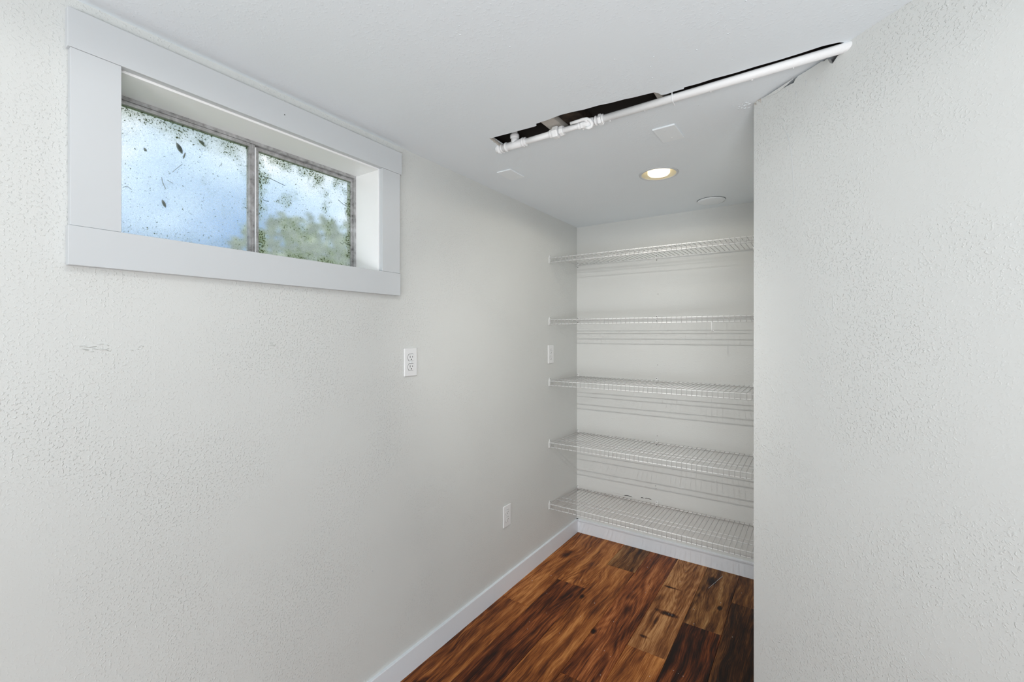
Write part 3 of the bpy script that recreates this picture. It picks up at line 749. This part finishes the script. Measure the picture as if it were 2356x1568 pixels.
# ------------------------------------------------------------------ wire shelves
SW, SD = 1.205, 0.400
def make_shelf():
    root = empty('wire_shelf', (0, 0, 0))
    r = 0.0029
    def rod(name, y, z, rr=r, xa=0.004, xb=SW):
        bm = BM(); tube(bm, [(xa, y, z), (xb, y, z)], rr, 8); return obj(name, bm, M_wire, root, local=True, smooth=True)
    rod('back_rod', -0.014, -0.0035, 0.0026); rod('middle_rod', -0.244, -0.0040); rod('middle_rod', -0.298, -0.0040)
    rod('front_rod', -SD, -0.0030, 0.0031); rod('lip_rod', -SD - .0005, -0.0300, 0.0031)
    bm = BM(); k = 0
    x_ = 0.012
    while x_ < SW - 0.004:
        tube(bm, [(x_, -0.006, 0.0002), (x_, -0.20, 0.0002), (x_, -SD - 0.001, 0.0008), (x_, -SD - 0.0034, -0.003), (x_, -SD - 0.0034, -0.0315)], 0.00135, 5)
        x_ += 0.0254
    tag(obj('cross_wires', bm, M_cross, root, local=True, smooth=True), kind='stuff')
    # wall clips at the back rod, end brackets on the side walls
    for cx in (0.010, 0.556, 1.10):
        bm = BM()
        box(bm, (cx - .006, -0.004, -0.008), (cx + .006, 0.0, 0.019), 0.0015, 2)
        tube(bm, [(cx, -0.003, -0.002), (cx, -0.010, 0.004), (cx, -0.018, 0.001), (cx, -0.0185, -0.006), (cx, -0.012, -0.010)], 0.0022, 8)
        c = obj('wall_clip', bm, M_wire, root, local=True)
        bm = BM(); lathe(bm, [(0.0026, 0.0), (0.0024, -0.0014), (0.0008, -0.0018)], (cx, -0.004, 0.013), 12, 'y', True); obj('screw', bm, M_steel, c, local=True, smooth=True)
        bm = BM(); lathe(bm, [(0.0026, 0.0), (0.0024, -0.0014)], (cx, -0.0045, -0.016), 12, 'y', True); obj('screw', bm, M_steel, c, local=True)
    bm = BM(); box(bm, (0.0, -SD - .006, -0.0355), (0.0035, -SD + .010, 0.006), 0.0012, 2); box(bm, (0.0, -SD + .0005, 0.004), (0.003, -SD + .008, 0.016), 0.001)
    c = obj('end_bracket', bm, M_wire, root, local=True)
    bm = BM(); lathe(bm, [(0.0022, 0.0), (0.002, 0.0012)], (0.003, -SD + .0045, 0.0115), 10, 'x', True); obj('screw', bm, M_steel, c, local=True)
    return root
def copy_tree(o, parent=None):
    c = o.copy(); COL.objects.link(c)
    if parent is not None: c.parent = parent
    for ch in list(o.children):
        copy_tree(ch, c)
    return c
hf = [1.8600, 1.4725, 1.0890, 0.7020, 0.3165]; hb = [1.8640, 1.4790, 1.0865, 0.6965, 0.3045]
LB = ['white wire shelf at the top of the niche, just under the ceiling', 'white wire shelf second from the top, a small hook hanging under its front edge',
      'white wire shelf in the middle of the five in the niche', 'white wire shelf second from the bottom of the niche', 'white wire shelf at the bottom of the niche, just above the floor']
proto = make_shelf()
for i in range(5):
    o = proto if i == 0 else copy_tree(proto)
    o.location = (0, -0.0008, hb[i] + 0.002); o.rotation_euler = (math.atan2(hb[i] - hf[i] , SD), 0, 0)
    tag(o, LB[i], 'shelf', 'wire shelves in the niche')
# hook under the second shelf
hk = (0.9481, -0.4035, 1.4425)
bm = BM()
pts = [(hk[0], hk[1], hk[2] + .004), (hk[0], hk[1] - .003, hk[2]), (hk[0], hk[1] - .003, hk[2] - .020), (hk[0] + .0005, hk[1] - .003, hk[2] - .038), (hk[0] + .003, hk[1] - .003, hk[2] - .047), (hk[0] + .0075, hk[1] - .003, hk[2] - .047), (hk[0] + .009, hk[1] - .003, hk[2] - .040)]
tube(bm, pts, 0.0019, 8)
tag(obj('hanging_hook', bm, M_white, loc=hk, smooth=True), 'small white hook hanging from the front lip of the second shelf', 'hook')

# ------------------------------------------------------------------ crumbs and a strand on the floor
bm = BM(); rr = random.Random(11)
for a, b_ in [(0.28, -0.93), (0.245, -1.035), (0.445, -0.72), (0.62, -1.02), (0.59, -1.03), (0.66, -1.16), (0.645, -1.24), (0.96, -0.215), (0.80, -0.60), (0.785, -0.60), (0.88, -0.49), (0.905, -0.61),
               (0.60, -0.345), (0.55, -0.12), (0.70, -0.23), (0.76, -0.14), (0.46, -0.26), (1.06, -0.20), (0.035, -0.02), (0.07, -0.72), (0.9, -0.97), (0.92, -0.975), (0.94, -0.98)] + [(rr.uniform(.1, 1.15), rr.uniform(-1.1, -.05)) for _ in range(22)]:
    lump(bm, (a, b_, 0.0009), rr.uniform(.0010, .0018), .7)
tag(obj('paint_crumbs', bm, M_white, smooth=True), 'scattered white paint crumbs on the plank floor', 'debris', kind='stuff')
bm = BM(); tube(bm, [(0.948, -0.075, 0.0012), (0.943, -0.10, 0.0016), (0.934, -0.13, 0.0012), (0.925, -0.17, 0.0014), (0.905, -0.25, 0.0010)], [.0012, .0009, .0007, .0006, .0004], 6)
tag(obj('paint_strand', bm, M_cover, smooth=True), 'thin pale strand lying on the floor in front of the back wall', 'debris')
